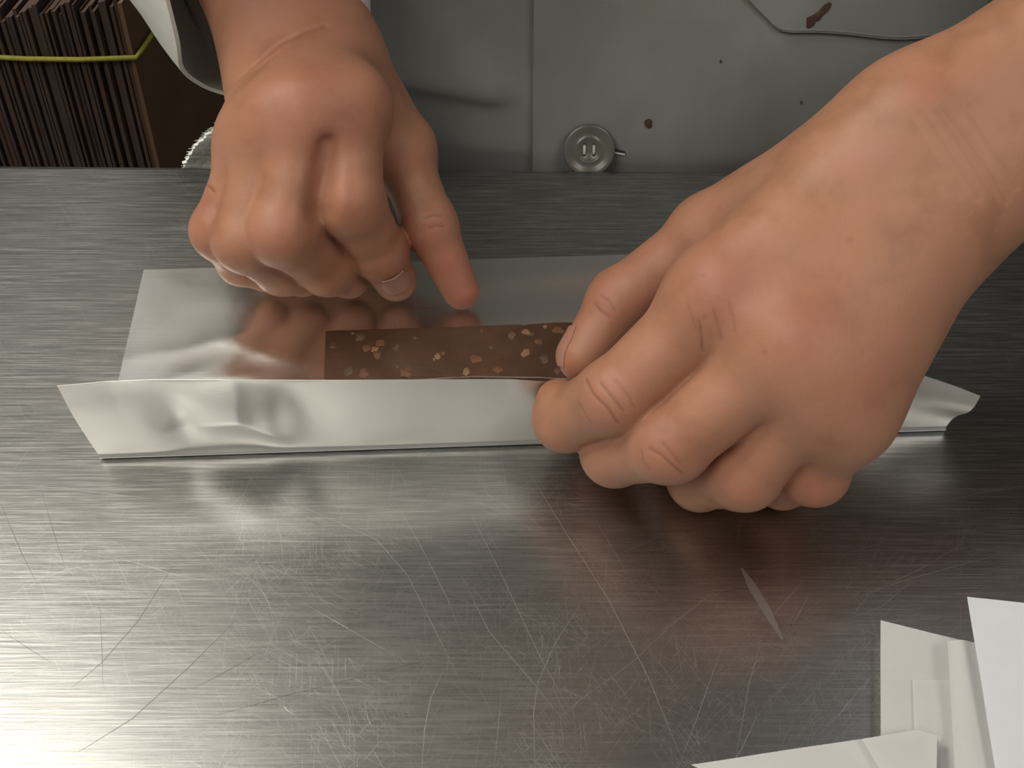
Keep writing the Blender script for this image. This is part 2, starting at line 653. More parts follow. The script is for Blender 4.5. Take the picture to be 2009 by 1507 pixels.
# countless short ones
short = []
for k in range(1100):
    px, py = random.uniform(-60, 2060), random.uniform(900, 1600)
    if px < 420 and random.random() < .6:
        continue
    p = at(px, py)
    if px > 1350:
        a = random.choice([random.gauss(.7, .2), random.gauss(1.1, .25), random.gauss(.35, .2)])
    else:
        a = random.choice([random.gauss(-1.05, .15), random.gauss(-.8, .15), random.gauss(1.2, .2), random.gauss(1.55, .2), random.gauss(.6, .3)])
    ln = random.choice([.003, .006, .010, .018]) * random.uniform(.6, 1.4)
    cv = random.gauss(0, .12)
    pts = []
    q = p[:2].copy()
    for i in range(5):
        pts.append(q.copy())
        q = q + np.array([math.cos(a), math.sin(a)]) * ln / 4
        a += cv / 4
    short.append((pts, random.uniform(.35, .9)))
for k in range(900):
    px, py = random.choice([(random.uniform(-40, 420), random.uniform(325, 1000)), (random.uniform(1780, 2100), random.uniform(620, 1150)),
                            (random.uniform(850, 1300), random.uniform(330, 520))])
    p = at(px, py)
    ln = random.uniform(.004, .022)
    sl = random.gauss(0, .05)
    short.append(([p[:2] + np.array([ln * t, ln * t * sl]) for t in (0, .33, .66, 1)], random.uniform(.3, .75)))
short = [s for s in short if max(p[1] for p in s[0]) < EDGE - .004]
o = link('fine_scratches', ribbon_mesh(short, .00011, .00003), M['scratch_fine'], table)
o['kind'] = 'stuff'
# a wide grey rubbed mark
me = ribbon_mesh([(sp((1455, 1115), (1475, 1150), (1505, 1200), (1535, 1255)), 1.0)], .0028, .00005)
link('rub_mark', me, simple('rubbed_steel', (.50, .50, .485), .36, .05, 60, 1, 0), table)

# ------------------------------------------------------------------ body surfaces: smooth blends of tapered limbs, meshed
class Field:
    def __init__(s, lo, hi, h):
        s.h = h
        s.lo = np.array(lo, float)
        n = np.ceil((np.array(hi) - s.lo) / h).astype(int) + 1
        s.n = n
        s.ax = [s.lo[i] + h * np.arange(n[i]) for i in range(3)]

    def new(s):
        return np.full(s.n, 1.0, np.float32)

    def box(s, lo, hi):
        sl = []
        for i in range(3):
            a = int(np.clip(math.floor((lo[i] - s.lo[i]) / s.h), 0, s.n[i]))
            b = int(np.clip(math.ceil((hi[i] - s.lo[i]) / s.h) + 1, 0, s.n[i]))
            sl.append(slice(a, b))
        return tuple(sl)

    def pts(s, sl):
        return (s.ax[0][sl[0]][:, None, None], s.ax[1][sl[1]][None, :, None], s.ax[2][sl[2]][None, None, :])

    @staticmethod
    def smin(a, b, k):
        if k <= 0:
            return np.minimum(a, b)
        hh = np.maximum(k - np.abs(a - b), 0) / k
        return np.minimum(a, b) - hh * hh * k * .25

    def cap(s, g, p, q, ra, rb, k=.003, flat=None, sub=False):
        """tapered limb; flat=(direction, factor) squashes it across that direction"""
        p, q = np.array(p, float), np.array(q, float)
        R = max(ra, rb) * (1.6 if flat else 1) + k + .012
        sl = s.box(np.minimum(p, q) - R, np.maximum(p, q) + R)
        X, Y, Z = s.pts(sl)
        d = q - p
        l2 = d @ d + 1e-12
        t = np.clip(((X - p[0]) * d[0] + (Y - p[1]) * d[1] + (Z - p[2]) * d[2]) / l2, 0, 1)
        vx, vy, vz = X - p[0] - t * d[0], Y - p[1] - t * d[1], Z - p[2] - t * d[2]
        r = ra + (rb - ra) * t
        if flat:
            n, f = np.array(flat[0], float), flat[1]
            n = n / np.linalg.norm(n)
            c = vx * n[0] + vy * n[1] + vz * n[2]
            e = c * (1 / f - 1)
            vx, vy, vz = vx + e * n[0], vy + e * n[1], vz + e * n[2]
        v = (np.sqrt(vx * vx + vy * vy + vz * vz) - r).astype(np.float32)
        if flat:
            v = v * np.float32(min(1, flat[1] * 1.1))
        if sub:
            g[sl] = -s.smin(-g[sl], v, k)
        else:
            g[sl] = s.smin(g[sl], v, k)

    def ell(s, g, c, A, r, k=.006):
        """ellipsoid with axes A (rows) and radii r"""
        c, A, r = np.array(c, float), np.array(A, float), np.array(r, float)
        A = A / np.linalg.norm(A, axis=1)[:, None]
        R = r.max() + k + .012
        sl = s.box(c - R, c + R)
        X, Y, Z = s.pts(sl)
        X, Y, Z = X - c[0], Y - c[1], Z - c[2]
        u = [A[i][0] * X + A[i][1] * Y + A[i][2] * Z for i in range(3)]
        k0 = np.sqrt(sum((u[i] / r[i]) ** 2 for i in range(3)))
        k1 = np.sqrt(sum((u[i] / r[i] ** 2) ** 2 for i in range(3))) + 1e-9
        g[sl] = s.smin(g[sl], (k0 * (k0 - 1) / k1).astype(np.float32), k)

    def surface(s, g, smooth=2):
        sg = g < 0
        cnt = np.zeros(np.array(g.shape) - 1, np.int8)
        for i in (0, 1):
            for j in (0, 1):
                for k in (0, 1):
                    cnt += sg[i:g.shape[0] - 1 + i, j:g.shape[1] - 1 + j, k:g.shape[2] - 1 + k]
        act = (cnt > 0) & (cnt < 8)
        I = np.argwhere(act)
        idx = np.full(act.shape, -1, np.int32)
        idx[act] = np.arange(len(I))
        cor = np.array([[i, j, k] for i in (0, 1) for j in (0, 1) for k in (0, 1)])
        val = np.stack([g[I[:, 0] + c[0], I[:, 1] + c[1], I[:, 2] + c[2]] for c in cor], 1)
        acc = np.zeros((len(I), 3))
        num = np.zeros(len(I))
        for a in range(8):
            for b in range(a + 1, 8):
                if np.abs(cor[a] - cor[b]).sum() != 1:
                    continue
                va, vb = val[:, a], val[:, b]
                m = (va < 0) != (vb < 0)
                t = np.where(m, va / np.where(m, va - vb, 1), 0)
                acc += np.where(m[:, None], cor[a] + t[:, None] * (cor[b] - cor[a]), 0)
                num += m
        V = s.lo + s.h * (I + acc / num[:, None])
        Fs = []
        for ax in range(3):
            o1, o2 = [(1, 2), (2, 0), (0, 1)][ax]
            sh = list(g.shape)
            a = [slice(None)] * 3
            b = [slice(None)] * 3
            a[ax], b[ax] = slice(0, sh[ax] - 1), slice(1, sh[ax])
            ch = sg[tuple(a)] != sg[tuple(b)]
            E = np.argwhere(ch)
            E = E[(E[:, o1] > 0) & (E[:, o2] > 0) & (E[:, o1] < sh[o1] - 1) & (E[:, o2] < sh[o2] - 1)]
            ins = sg[E[:, 0], E[:, 1], E[:, 2]]
            q = []
            for d1, d2 in ((1, 1), (0, 1), (0, 0), (1, 0)):
                c = E.copy()
                c[:, o1] -= d1
                c[:, o2] -= d2
                q.append(idx[c[:, 0], c[:, 1], c[:, 2]])
            q = np.stack(q, 1)
            q[~ins] = q[~ins][:, ::-1]
            Fs.append(q)
        Fq = np.concatenate(Fs)
        Fq = Fq[(Fq >= 0).all(1)]
        ed = np.concatenate([Fq[:, [0, 1]], Fq[:, [1, 2]], Fq[:, [2, 3]], Fq[:, [3, 0]]])
        deg = np.bincount(ed.ravel(), minlength=len(V)).astype(float)
        for it in range(smooth):
            for lam in (.5, -.52):
                sm = np.zeros_like(V)
                for c in range(3):
                    sm[:, c] = np.bincount(ed[:, 0], V[ed[:, 1], c], len(V)) + np.bincount(ed[:, 1], V[ed[:, 0], c], len(V))
                V = V + lam * (sm / np.maximum(deg, 1)[:, None] - V) * (deg > 0)[:, None]
        return V, Fq


def np_mesh(V, Fq, name):
    me = bpy.data.meshes.new(name)
    me.vertices.add(len(V))
    me.vertices.foreach_set('co', np.asarray(V, np.float32).ravel())
    me.loops.add(Fq.size)
    me.loops.foreach_set('vertex_index', Fq.astype(np.int32).ravel())
    me.polygons.add(len(Fq))
    me.polygons.foreach_set('loop_start', np.arange(0, Fq.size, 4, dtype=np.int32))
    me.update(calc_edges=True)
    me.polygons.foreach_set('use_smooth', np.ones(len(Fq), bool))
    return me


def mm(*p):
    return np.array(p, float) / 1000


VOX = .0007

# joints in millimetres (world)
LH = dict(                                   # the hand at the right of the picture
    elbow=mm(354.5, 420.5, 203.0),
    fore=mm(212.8, 361.5, 144.6),
    wrist=mm(123.8, 327.6, 99.6),
    idx=[mm(61.5, 298.4, 74.5), mm(31.6, 283.9, 46.6), mm(16.9, 291.5, 26.9), mm(14.0, 295.5, 32.0)],
    mid=[mm(81.4, 282.7, 71.1), mm(47.4, 270.9, 39.6), mm(32.3, 283.7, 19.4), mm(29.1, 296.4, 9.5)],
    rng=[mm(90.9, 276.5, 62.4), mm(70.6, 268.5, 28.1), mm(59.4, 279.8, 11.1), mm(54.7, 290.7, 8.4)],
    lit=[mm(97.4, 273.8, 52.5), mm(92.5, 270.3, 26.5), mm(85.5, 279.0, 11.0), mm(80.0, 286.0, 7.5)],
    thb=[mm(98.1, 330.8, 88.3), mm(63.4, 336.3, 63.9), mm(35.4, 327.8, 42.8), mm(22.8, 312.4, 33.0)],
    sc=dict(fore=1.049, wrist=1.023, idx=(1.025, 1.002, 0.965, 0.932), mid=(1.044, 1.009, 0.964, 0.938), rng=(1.038, 0.995, 0.958, 0.943), lit=(1.026, 0.990, 0.959, 0.947), thb=(1.001, 0.960, 0.944, 0.949)))
RH = dict(                                   # the hand at the left of the picture
    elbow=mm(-154.8, 541.8, 181.5),
    fore=mm(-107.2, 478.0, 110.4),
    wrist=mm(-76.7, 428.0, 65.8),
    idx=[mm(-54.2, 388.3, 75.3), mm(-54.7, 365.3, 53.4), mm(-46.6, 368.5, 27.9), mm(-41.7, 369.7, 12.2)],
    mid=[mm(-67.5, 382.9, 76.6), mm(-76.1, 354.5, 49.4), mm(-64.9, 363.8, 24.0), mm(-58.6, 371.5, 12.0)],
    rng=[mm(-78.5, 383.3, 71.3), mm(-89.6, 356.6, 43.5), mm(-81.1, 365.9, 21.3), mm(-75.2, 371.9, 12.1)],
    lit=[mm(-87.5, 386.0, 61.0), mm(-100.0, 365.3, 39.8), mm(-96.0, 370.2, 21.0), mm(-88.8, 373.3, 12.3)],
    thb=[mm(-60.3, 416.6, 58.0), mm(-40.0, 399.1, 48.2), mm(-29.6, 379.9, 30.7), mm(-18.1, 365.9, 10.1)],
    sc=dict(fore=0.924, wrist=0.925, idx=(0.974, 0.973, 0.941, 0.924), mid=(0.982, 0.980, 0.941, 0.922), rng=(0.975, 0.970, 0.936, 0.921), lit=(0.960, 0.957, 0.932, 0.920), thb=(0.927, 0.933, 0.933, 0.925)))


def build_hand(D, rad, palm_r, dorsal, stub, webz, arm, fill, grooves=()):
    P = np.concatenate([[D['wrist'], D['fore'] * 1.0]] + [np.array(D[k]) for k in ('idx', 'mid', 'rng', 'lit', 'thb')])
    far = D['elbow']
    lo = np.minimum(P.min(0), far) - .05
    hi = np.maximum(P.max(0), far) + .05
    # the fine grid ends on the forearm: beyond that the coarser arm carries on
    cut = D['fore'] + (D['elbow'] - D['fore']) * .30
    lo = np.minimum(P.min(0), cut) - .045
    hi = np.maximum(P.max(0), cut) + .045
    G = Field(lo, hi, VOX)
    pal, fin = G.new(), G.new()
    sw = D['sc']['wrist']
    palm_r = {k: v * D['sc'][k][0] for k, v in palm_r.items()}
    rad = {k: [p * q for p, q in zip(v, D['sc'][k])] for k, v in rad.items()}
    arm = [v * sw for v in arm]
    for f in ('idx', 'mid', 'rng', 'lit', 'thb'):
        J = D[f]
        one = G.new()
        r = rad[f]
        for a in range(3):
            G.cap(one, J[a], J[a + 1], r[a], r[a + 1], .0022)
        # joint knobs and a fuller pulp
        for a in (1, 2):
            G.cap(one, J[a], J[a] + (J[a + 1] - J[a]) * .08, r[a] * 1.01, r[a] * 1.01, .003)
        fin = G.smin(fin, one, .0015)
    W = D['wrist']
    ax = (D['elbow'] - D['fore'])
    ax /= np.linalg.norm(ax)
    side = np.array(D['lit'][0]) - np.array(D['idx'][0])
    side -= ax * (side @ ax)
    side /= np.linalg.norm(side)
    for f, off in (('idx', -.015), ('mid', -.006), ('rng', .005), ('lit', .010)):
        G.cap(pal, W + side * off * arm[0] / .0140, D[f][0], .0150 * arm[1] / .018, palm_r[f], .012)
        # stub toward the finger: carries the web
        G.cap(pal, D[f][0], D[f][0] + (D[f][1] - D[f][0]) * stub, rad[f][0] * .92, rad[f][0] * .92, .013)
    for a, b in (('idx', 'mid'), ('mid', 'rng'), ('rng', 'lit')):
        pa = D[a][0] + (D[a][1] - D[a][0]) * stub - dorsal * webz
        pb = D[b][0] + (D[b][1] - D[b][0]) * stub - dorsal * webz
        G.cap(pal, pa, pb, .0070, .0070, .011)
    # thenar and hypothenar flesh
    G.cap(pal, D['thb'][0], D['thb'][1], .0172, .0130, .014)
    G.cap(pal, W - dorsal * .006 + side * -.012, D['thb'][0], .016, .0165, .014)
    G.cap(pal, (D['thb'][0] + D['thb'][1]) / 2, D['idx'][0] + (W - D['idx'][0]) * .30, .0095 * fill, .0105 * fill, .016)
    G.cap(pal, W + side * .010 - dorsal * .008, D['lit'][0] - dorsal * .009 - side * .003, .0145, .0110, .014)
    # wrist and forearm
    for o, ra, rb, rc in ((-arm[0], arm[1], arm[2], arm[3]), (arm[0], arm[1], arm[2], arm[3])):
        G.cap(pal, W + side * o, D['fore'] + side * o, ra, rb, .016)
        G.cap(pal, D['fore'] + side * o, D['elbow'] + side * o, rb, rc + .008, .016)
    g = G.smin(pal, fin, .0055)
    for fa, fb, t0, t1, hgt, r in grooves:
        pa = (D[fa][0] + (D[fa][1] - D[fa][0]) * t0) * .62 + (D[fb][0] + (D[fb][1] - D[fb][0]) * t0) * .38
        pb = (D[fa][0] + (D[fa][1] - D[fa][0]) * t1) * .62 + (D[fb][0] + (D[fb][1] - D[fb][0]) * t1) * .38
        G.cap(g, pa + dorsal * hgt, pb + dorsal * (hgt - .0015), r * .4, r, .007, None, True)
    V, Fq = G.surface(g)
    return V, Fq


R_big = dict(idx=(.0120, .0112, .0102, .0066), mid=(.0120, .0112, .0104, .0088), rng=(.0112, .0106, .0098, .0086),
             lit=(.0102, .0096, .0084, .0074), thb=(.0135, .0120, .0112, .0088))
P_big = dict(idx=.0150, mid=.0150, rng=.0145, lit=.0140)
dl = np.array([-.25, -.45, .86]); dl /= np.linalg.norm(dl)
dr = np.array([.0, -.75, .66]); dr /= np.linalg.norm(dr)
R_rt = dict(idx=(.0116, .0118, .0100, .0084), mid=(.0114, .0116, .0100, .0086), rng=(.0116, .0108, .0094, .0084),
            lit=(.0104, .0098, .0086, .0076), thb=(.0128, .0107, .0100, .0071))
P_rt = dict(idx=.0120, mid=.0120, rng=.0120, lit=.0110)
handL = build_hand(LH, R_big, P_big, dl, .14, .009, (.0125, .0172, .0200, .0250), 1)
handR = build_hand(RH, R_rt, P_rt, dr, .06, .012, (.0110, .0142, .0165, .0215), .6,
                   (('idx', 'mid', .36, 1.0, .0108, .0014),))


def arm_rest(D, sh):
    """upper arm and the part of the forearm that lies under the sleeve"""
    cut = D['fore'] + (D['elbow'] - D['fore']) * .12
    P = np.array([cut, D['elbow'], sh])
    return P


# trunk, neck, head and upper arms at a coarser step
SHL, SHR = np.array([.235, .575, .45]), np.array([-.135, .580, .45])
DY = EDGE - .2567                            # the person stands this much farther out
B = Field((-.34, .26, -.45), (.50, .86, .86), .006)
b = B.new()
TX = .062
for z0, z1, y0, y1, ra, rb in ((-.42, -.05, .485, .48, .125, .12), (-.05, .20, .48, .455, .12, .12), (.20, .40, .455, .41, .12, .115)):
    for sx in (-1, 1):
        B.cap(b, (TX + sx * .045, y0 + DY, z0), (TX + sx * .045, y1 + DY, z1), ra, rb, .05)
B.cap(b, SHL, SHR, .062, .062, .05)
B.cap(b, (TX, .39 + DY, .44), (TX, .355 + DY, .60), .056, .054, .04)
hc = np.array([TX, .325 + DY, .68])
HA = np.array([[1, 0, 0], [0, math.cos(.45), -math.sin(.45)], [0, math.sin(.45), math.cos(.45)]])


def hp(x, y, z):                       # head frame: y forward is -1
    return hc + HA[0] * x + HA[1] * y + HA[2] * z


B.ell(b, hp(0, .010, .02), HA, (.074, .095, .092), .02)
B.ell(b, hp(0, -.012, -.045), HA, (.058, .072, .070), .03)
B.cap(b, hp(0, -.090, .012), hp(0, -.108, -.022), .008, .013, .012)
for sx in (-1, 1):
    B.ell(b, hp(sx * .076, .012, -.005), HA, (.010, .020, .030), .008)
    B.cap(b, hp(sx * .030, -.088, .004), hp(sx * .030, -.086, .004), .013, .013, .004, sub=False)
B.cap(b, hp(-.018, -.086, -.058), hp(.018, -.086, -.058), .009, .009, .008)
for D, sh in ((LH, SHL), (RH, SHR)):
    B.cap(b, sh, D['elbow'], .050, .040, .04)
    B.cap(b, D['elbow'], D['fore'] + (D['elbow'] - D['fore']) * .45, .039, .033, .02)
trunk = B.surface(b, 3)

parts = [handL, handR, trunk]
off, Vs, Fs = 0, [], []
for V, Fq in parts:
    Vs.append(V)
    Fs.append(Fq + off)
    off += len(V)
BV, BF = np.concatenate(Vs), np.concatenate(Fs)

tree = BVHTree.FromPolygons([tuple(v) for v in BV[:len(handL[0]) + len(handR[0])]],
                            [tuple(f) for f in np.concatenate(Fs[:2])])


def on_skin(x, y):
    d = ray(x, y)
    r = tree.ray_cast(Vector(C0), Vector(d))
    return (np.array(r[0]), np.array(r[1])) if r[0] is not None else (None, None)


def near(P, pts):
    d = np.full(len(P), 9., np.float32)
    for p in pts:
        d = np.minimum(d, np.linalg.norm(P - p, axis=1))
    return d


# skin folds that can be seen, as lines over the surface
FOLDS = [  # (line, depth mm, width mm)
    ([(1150, 745), (1165, 775), (1192, 800), (1212, 830)], .45, .8),
    ([(1178, 752), (1200, 778), (1222, 805)], .40, .8),
    ([(1135, 790), (1150, 815), (1160, 830)], .25, .8),
    ([(1205, 745), (1232, 775), (1245, 800)], .25, .8),
    ([(1275, 880), (1300, 895), (1322, 915), (1340, 930)], .40, .8),
    ([(1300, 870), (1318, 890), (1335, 908)], .28, .8),
    ([(1258, 885), (1262, 905), (1275, 922)], .25, .8),
    ([(1372, 630), (1376, 660), (1378, 690)], .35, .9),
    ([(1400, 610), (1410, 640), (1416, 668)], .25, .9),
    ([(1350, 600), (1358, 625), (1366, 645)], .2, .9),
    ([(1430, 590), (1438, 622), (1442, 650)], .2, .9),
    ([(1165, 595), (1180, 612), (1196, 622)], .35, .8),
    ([(1178, 580), (1195, 592), (1206, 608)], .25, .8),
    ([(1835, 215), (1870, 265), (1905, 320), (1940, 375), (1965, 420)], .35, 1.8),
    ([(1850, 212), (1895, 270), (1935, 330), (1975, 395)], .32, 1.6),
    ([(1815, 225), (1850, 280), (1885, 335), (1920, 390)], .2, 1.5),
    ([(1880, 200), (1920, 250), (1965, 320), (1995, 370)], .2, 1.4),
    ([(1790, 235), (1820, 290), (1850, 340)], .15, 1.4),
    ([(1900, 290), (1930, 340), (1950, 372)], .2, 1.2),
    ([(440, 182), (470, 152), (510, 118), (550, 85), (600, 60), (638, 50)], .6, 1.5),
    ([(480, 165), (510, 130), (545, 105)], .4, 1.5),
    ([(835, 428), (850, 422), (866, 424)], .35, .8),
    ([(842, 448), (855, 443), (872, 445)], .35, .8),
    ([(405, 362), (412, 368), (420, 376)], .5, .9),
]
disp = np.zeros(len(BV))
nrm_me = np_mesh(BV, BF, 'tmp')
VN = np.zeros(len(BV) * 3, np.float32)
nrm_me.vertices.foreach_get('normal', VN)
VN = VN.reshape(-1, 3)
bpy.data.meshes.remove(nrm_me)
crease_shade = np.zeros(len(BV), np.float32)
for ln, dep, wid in FOLDS:
    dep, wid = dep * (.55 if wid < 1.1 else .9), wid * .8
    pts = []
    for a, c in zip(ln[:-1], ln[1:]):
        for t in np.linspace(0, 1, 40, endpoint=False):
            p, n = on_skin(a[0] + (c[0] - a[0]) * t, a[1] + (c[1] - a[1]) * t)
            if p is not None:
                pts.append(p)
    if not pts:
        continue
    pts = np.array(pts)
    sel = np.where((np.abs(BV - pts.mean(0)) < (np.ptp(pts, axis=0) / 2 + .012)).all(1))[0]
    if not len(sel):
        continue
    d = near(BV[sel], pts) * 1000
    e = np.exp(-(d / wid) ** 2)
    disp[sel] = np.maximum(disp[sel], dep * e / 1000)
    crease_shade[sel] = np.maximum(crease_shade[sel], np.exp(-(d / .42) ** 2) * min(1, dep * 4) * (1 if wid < .9 else .25))  # mask for the shade painted into the folds
BV = BV - VN * disp[:, None]

RED = [(1415, 545, 15, .42), (1585, 625, 14, .38), (1700, 735, 12, .25), (1215, 790, 11, .2), (1310, 890, 11, .22), (1450, 950, 10, .25),
       (1590, 960, 12, .4), (1820, 160, 6, .45), (1180, 590, 11, .35), (1270, 560, 14, .25), (1120, 720, 9, .3), (1730, 900, 14, .25),
       (600, 190, 20, .35), (690, 210, 14, .3), (510, 215, 14, .28), (700, 385, 12, .25), (560, 455, 12, .25), (405, 420, 12, .28),
       (905, 575, 13, .6), (870, 530, 13, .5), (560, 40, 18, .3), (820, 480, 12, .4), (760, 540, 11, .25), (640, 540, 12, .2)]
MOLE = [(1668, 470, .9, .5), (1262, 238, 0, 0), (1380, 540, .8, .5), (1382, 622, .8, .6), (1600, 300, .8, .3), (632, 52, 1.1, .7), (1900, 205, .9, .4),
        (1412, 408, .8, .4), (1500, 690, .7, .4)]
red = np.zeros(len(BV), np.float32)
mol = np.zeros(len(BV), np.float32)
for arr, lst in ((red, RED), (mol, MOLE)):
    for x, y, rr, s in lst:
        p, n = on_skin(x, y)
        if p is None or rr == 0:
            continue
        d = np.linalg.norm(BV - p, axis=1) * 1000
        np.maximum(arr, s * np.exp(-(d / rr) ** 2), out=arr)
person = props(empty('person', (.05, .63, FL)),
               'person in a stained pale grey work coat folding foil with both bare hands', 'person')
bme = np_mesh(BV, BF, 'body')
for nm, arr in (('redness', red), ('mole', mol), ('crease', crease_shade)):
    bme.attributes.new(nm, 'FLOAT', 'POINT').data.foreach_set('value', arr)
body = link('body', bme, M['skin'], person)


def nail(name, c_px, axis_to, w, l, pushd=.0004, frm=None):
    """a thin curved plate lying on the skin around a seen point"""
    if frm is None:
        c, n = on_skin(*c_px)
    else:
        r0 = tree.ray_cast(Vector(frm[0] + frm[1] * .05), Vector(-frm[1]))
        c, n = np.array(r0[0]), np.array(r0[1])
    if c is None:
        return
    n = n / np.linalg.norm(n)
    a = np.array(axis_to, float)
    a -= n * (a @ n)
    a /= np.linalg.norm(a)
    s = np.cross(n, a)
    P = []
    for i in range(9):
        row = []
        u = (i - 4) / 4
        for j in range(11):
            v = (j - 5) / 5
            hw = w / 2 * (1 - .18 * v * v) if v < 0 else w / 2 * math.sqrt(max(.05, 1 - (v * .80) ** 2.6))
            q = c + s * u * hw + a * v * l / 2
            r = tree.ray_cast(Vector(q + n * .012), Vector(-n))
            q = np.array(r[0]) if r[0] is not None else q
            row.append(q + n * (pushd + .0003 * (1 - u * u)))
        P.append(row)
    o = link(name, grid_mesh(P), M['nail'], body, True)
    solidify(o, .0005)
    return o


nail('fingernail', (778, 556), RH['idx'][3] - RH['idx'][2], .010, .009)
tn = np.array([-.96, .0, .22])
nail('fingernail', None, LH['thb'][3] - LH['thb'][2], .010, .013, pushd=.0001, frm=(LH['thb'][3] * .85 + LH['thb'][2] * .15, tn / np.linalg.norm(tn)))
# ------------------------------------------------------------------ the coat
def front_y(z):
    """front of the coat along the middle line"""
    pts = [(-.60, .30), (-.25, .275), (-.02, .2635), (0, .2645), (.06, .288), (.12, .313), (.20, .325), (.32, .300), (.42, .285), (.50, .315)]
    for (z0, y0), (z1, y1) in zip(pts[:-1], pts[1:]):
        if z <= z1:
            t = max(0, (z - z0) / (z1 - z0))
            return y0 + (y1 - y0) * t + DY
    return pts[-1][1] + DY


def back_y(z):
    return .62 + DY - .05 * max(0, z) / .4


def half_w(z):
    return .197 if z < .2 else .197 + (z - .2) * .02


def coat_pt(x, z, out=0.):
    """point of the front of the coat, x across, z up"""
    yf, yb, a = front_y(z), back_y(z), half_w(z)
    yc, bb = (yf + yb) / 2, (yb - yf) / 2
    u = min(.999, abs(x - TX) / a)
    y = yc - bb * (1 - u ** 3.2) ** (1 / 2.4)
    return np.array([x, y - out, z])


def coat_wrinkle(x, z):
    v = Vector((x * 14, z * 20, 0))
    d = .0035 * noise.noise(v) + .0012 * noise.noise(v * 2.7 + Vector((3, 1, 2)))
    if x < .03:
        zz = z - FZ + .10 * (x + .035) ** 2 + .05 * (x + .03)
        s = 1 / (1 + math.exp(-zz / .0024))
        d += .0095 * s * math.exp(-max(zz, 0) / .022) * min(1, max(0, (x + .12) / .05)) * min(1, max(0, (.004 - x) / .012))
    return d


def on_coat(px, py, out=0.):
    """where a line of sight meets the front of the coat"""
    d = ray(px, py)
    lo, hi = (.25 + DY) / d[1], (.5 + DY) / d[1]
    for _ in range(50):
        m = (lo + hi) / 2
        p = C0 + d * m
        if p[1] - coat_pt(p[0], p[2], out)[1] > 0:
            hi = m
        else:
            lo = m
    return C0 + d * lo


FZ = on_coat(950, 183)[2]
zs = np.concatenate([np.linspace(-.60, -.03, 14), np.linspace(-.025, .13, 78), np.linspace(.14, .50, 22)])
rings = []
for z in zs:
    row = []
    yf, yb, a = front_y(z), back_y(z), half_w(z)
    top = max(0, (z - .40) / .10)
    for x in np.concatenate([np.linspace(TX - a, TX + a, 150)]):
        p = coat_pt(x, z)
        edge = min(1, (a - abs(x - TX)) / .03)
        p[1] -= coat_wrinkle(x, z) * edge
        row.append(p)
    for k in range(1, 30):
        w = math.pi * k / 30
        row.append(np.array([TX + a * math.cos(w), (yf + yb) / 2 + (yb - yf) / 2 * math.sin(w), z]))
    if top > 0:
        for p in row:
            p[0] = TX + (p[0] - TX) * (1 - .62 * top ** 2.2)
            p[1] = .40 + DY + (p[1] - .40 - DY) * (1 - .5 * top ** 2.2)
    rings.append(row)
P = np.array(rings).transpose(1, 0, 2)
coat = link('coat', grid_mesh(P, close_u=True), M['coat'], person, True)
coat.data.flip_normals()


# right-hand front panel that buttons over
def panel(x0, x1, z0, z1, nx, nz, out):
    G = []
    for i in range(nx):
        x = x0 + (x1 - x0) * i / (nx - 1)
        row = []
        for j in range(nz):
            z = z0 + (z1 - z0) * j / (nz - 1)
            p = coat_pt(x, z, out)
            w = coat_wrinkle(x + .3, z) * 1.0
            w += .0022 * math.sin((x - z * .6) * 55) * min(1, max(0, (x - .05) / .06))
            p[1] -= w * min(1, (TX + half_w(z) - x) / .03)
            row.append(p)
        G.append(row)
    return np.array(G)


XE = .0084
pan = link('front_panel', grid_mesh(panel(XE, TX + .186, -.10, .40, 110, 150, .0042)), M['coat'], coat, True)
solidify(pan, .0016, -1)


def pan_pt(px, py, out=.0):
    p = on_coat(px, py, .0042 + out)
    p[1] -= coat_wrinkle(p[0] + .3, p[2]) + .0022 * math.sin((p[0] - p[2] * .6) * 55) * min(1, max(0, (p[0] - .05) / .06))
    return p


# patch pocket: bottom outline, then carried up out of the picture
bot = [(1455, -14), (1470, 4), (1500, 34), (1535, 62), (1600, 67), (1680, 71), (1740, 71), (1800, 66), (1870, 58), (1925, 52)]
bot3 = [pan_pt(x, y, .0012) for x, y in smooth_path([(a, c) for a, c in bot], 5)]
ztop = max(p[2] for p in bot3) + .07
G = []
for p in bot3:
    row = []
    for j in range(16):
        z = p[2] + (ztop - p[2]) * j / 15
        q = coat_pt(p[0], z, .0042)
        q[1] -= coat_wrinkle(p[0] + .3, z) + .0022 * math.sin((p[0] - z * .6) * 55) * min(1, max(0, (p[0] - .05) / .06)) + .0016
        row.append(q)
    G.append(row)
pk = link('pocket', grid_mesh(G), M['coat'], coat, True)
solidify(pk, .0014, 0)
seam = [pan_pt(x, y, .0024) for x, y in smooth_path([(a, c - 3) for a, c in bot], 6)]
V, Fc = tube(seam, [.00045 + .0001 * math.sin(i * 2.1) for i in range(len(seam))], 8)
link('seam', mesh(V, Fc), M['coat'], coat, True)


def stain(pts, m=M['stain'], out=.0007, n=4):
    ring = [pan_pt(x, y, out) for x, y in pts]
    c = sum(ring) / len(ring) - np.array([0, .0003, 0])
    V = ring + [r + np.array([0, .0022, 0]) for r in ring] + [c]
    k = len(ring)
    Fc = [(i, (i + 1) % k, 2 * k) for i in range(k)] + [(i, k + i, k + (i + 1) % k, (i + 1) % k) for i in range(k)]
    return link('stain', mesh(V, Fc), m, coat)


stain([(1584, 40), (1594, 37), (1606, 30), (1618, 18), (1629, 12), (1634, 16), (1628, 28), (1616, 37), (1609, 46), (1600, 49), (1598, 56), (1588, 61), (1583, 58)], out=.0026)
stain([(1264, 236), (1268, 232), (1274, 231), (1279, 234), (1277, 240), (1279, 245), (1272, 248), (1266, 244)])
stain([(1412, 119), (1416, 118), (1416, 122), (1413, 122)])
stain([(1570, 199), (1574, 199), (1573, 202), (1570, 202)])


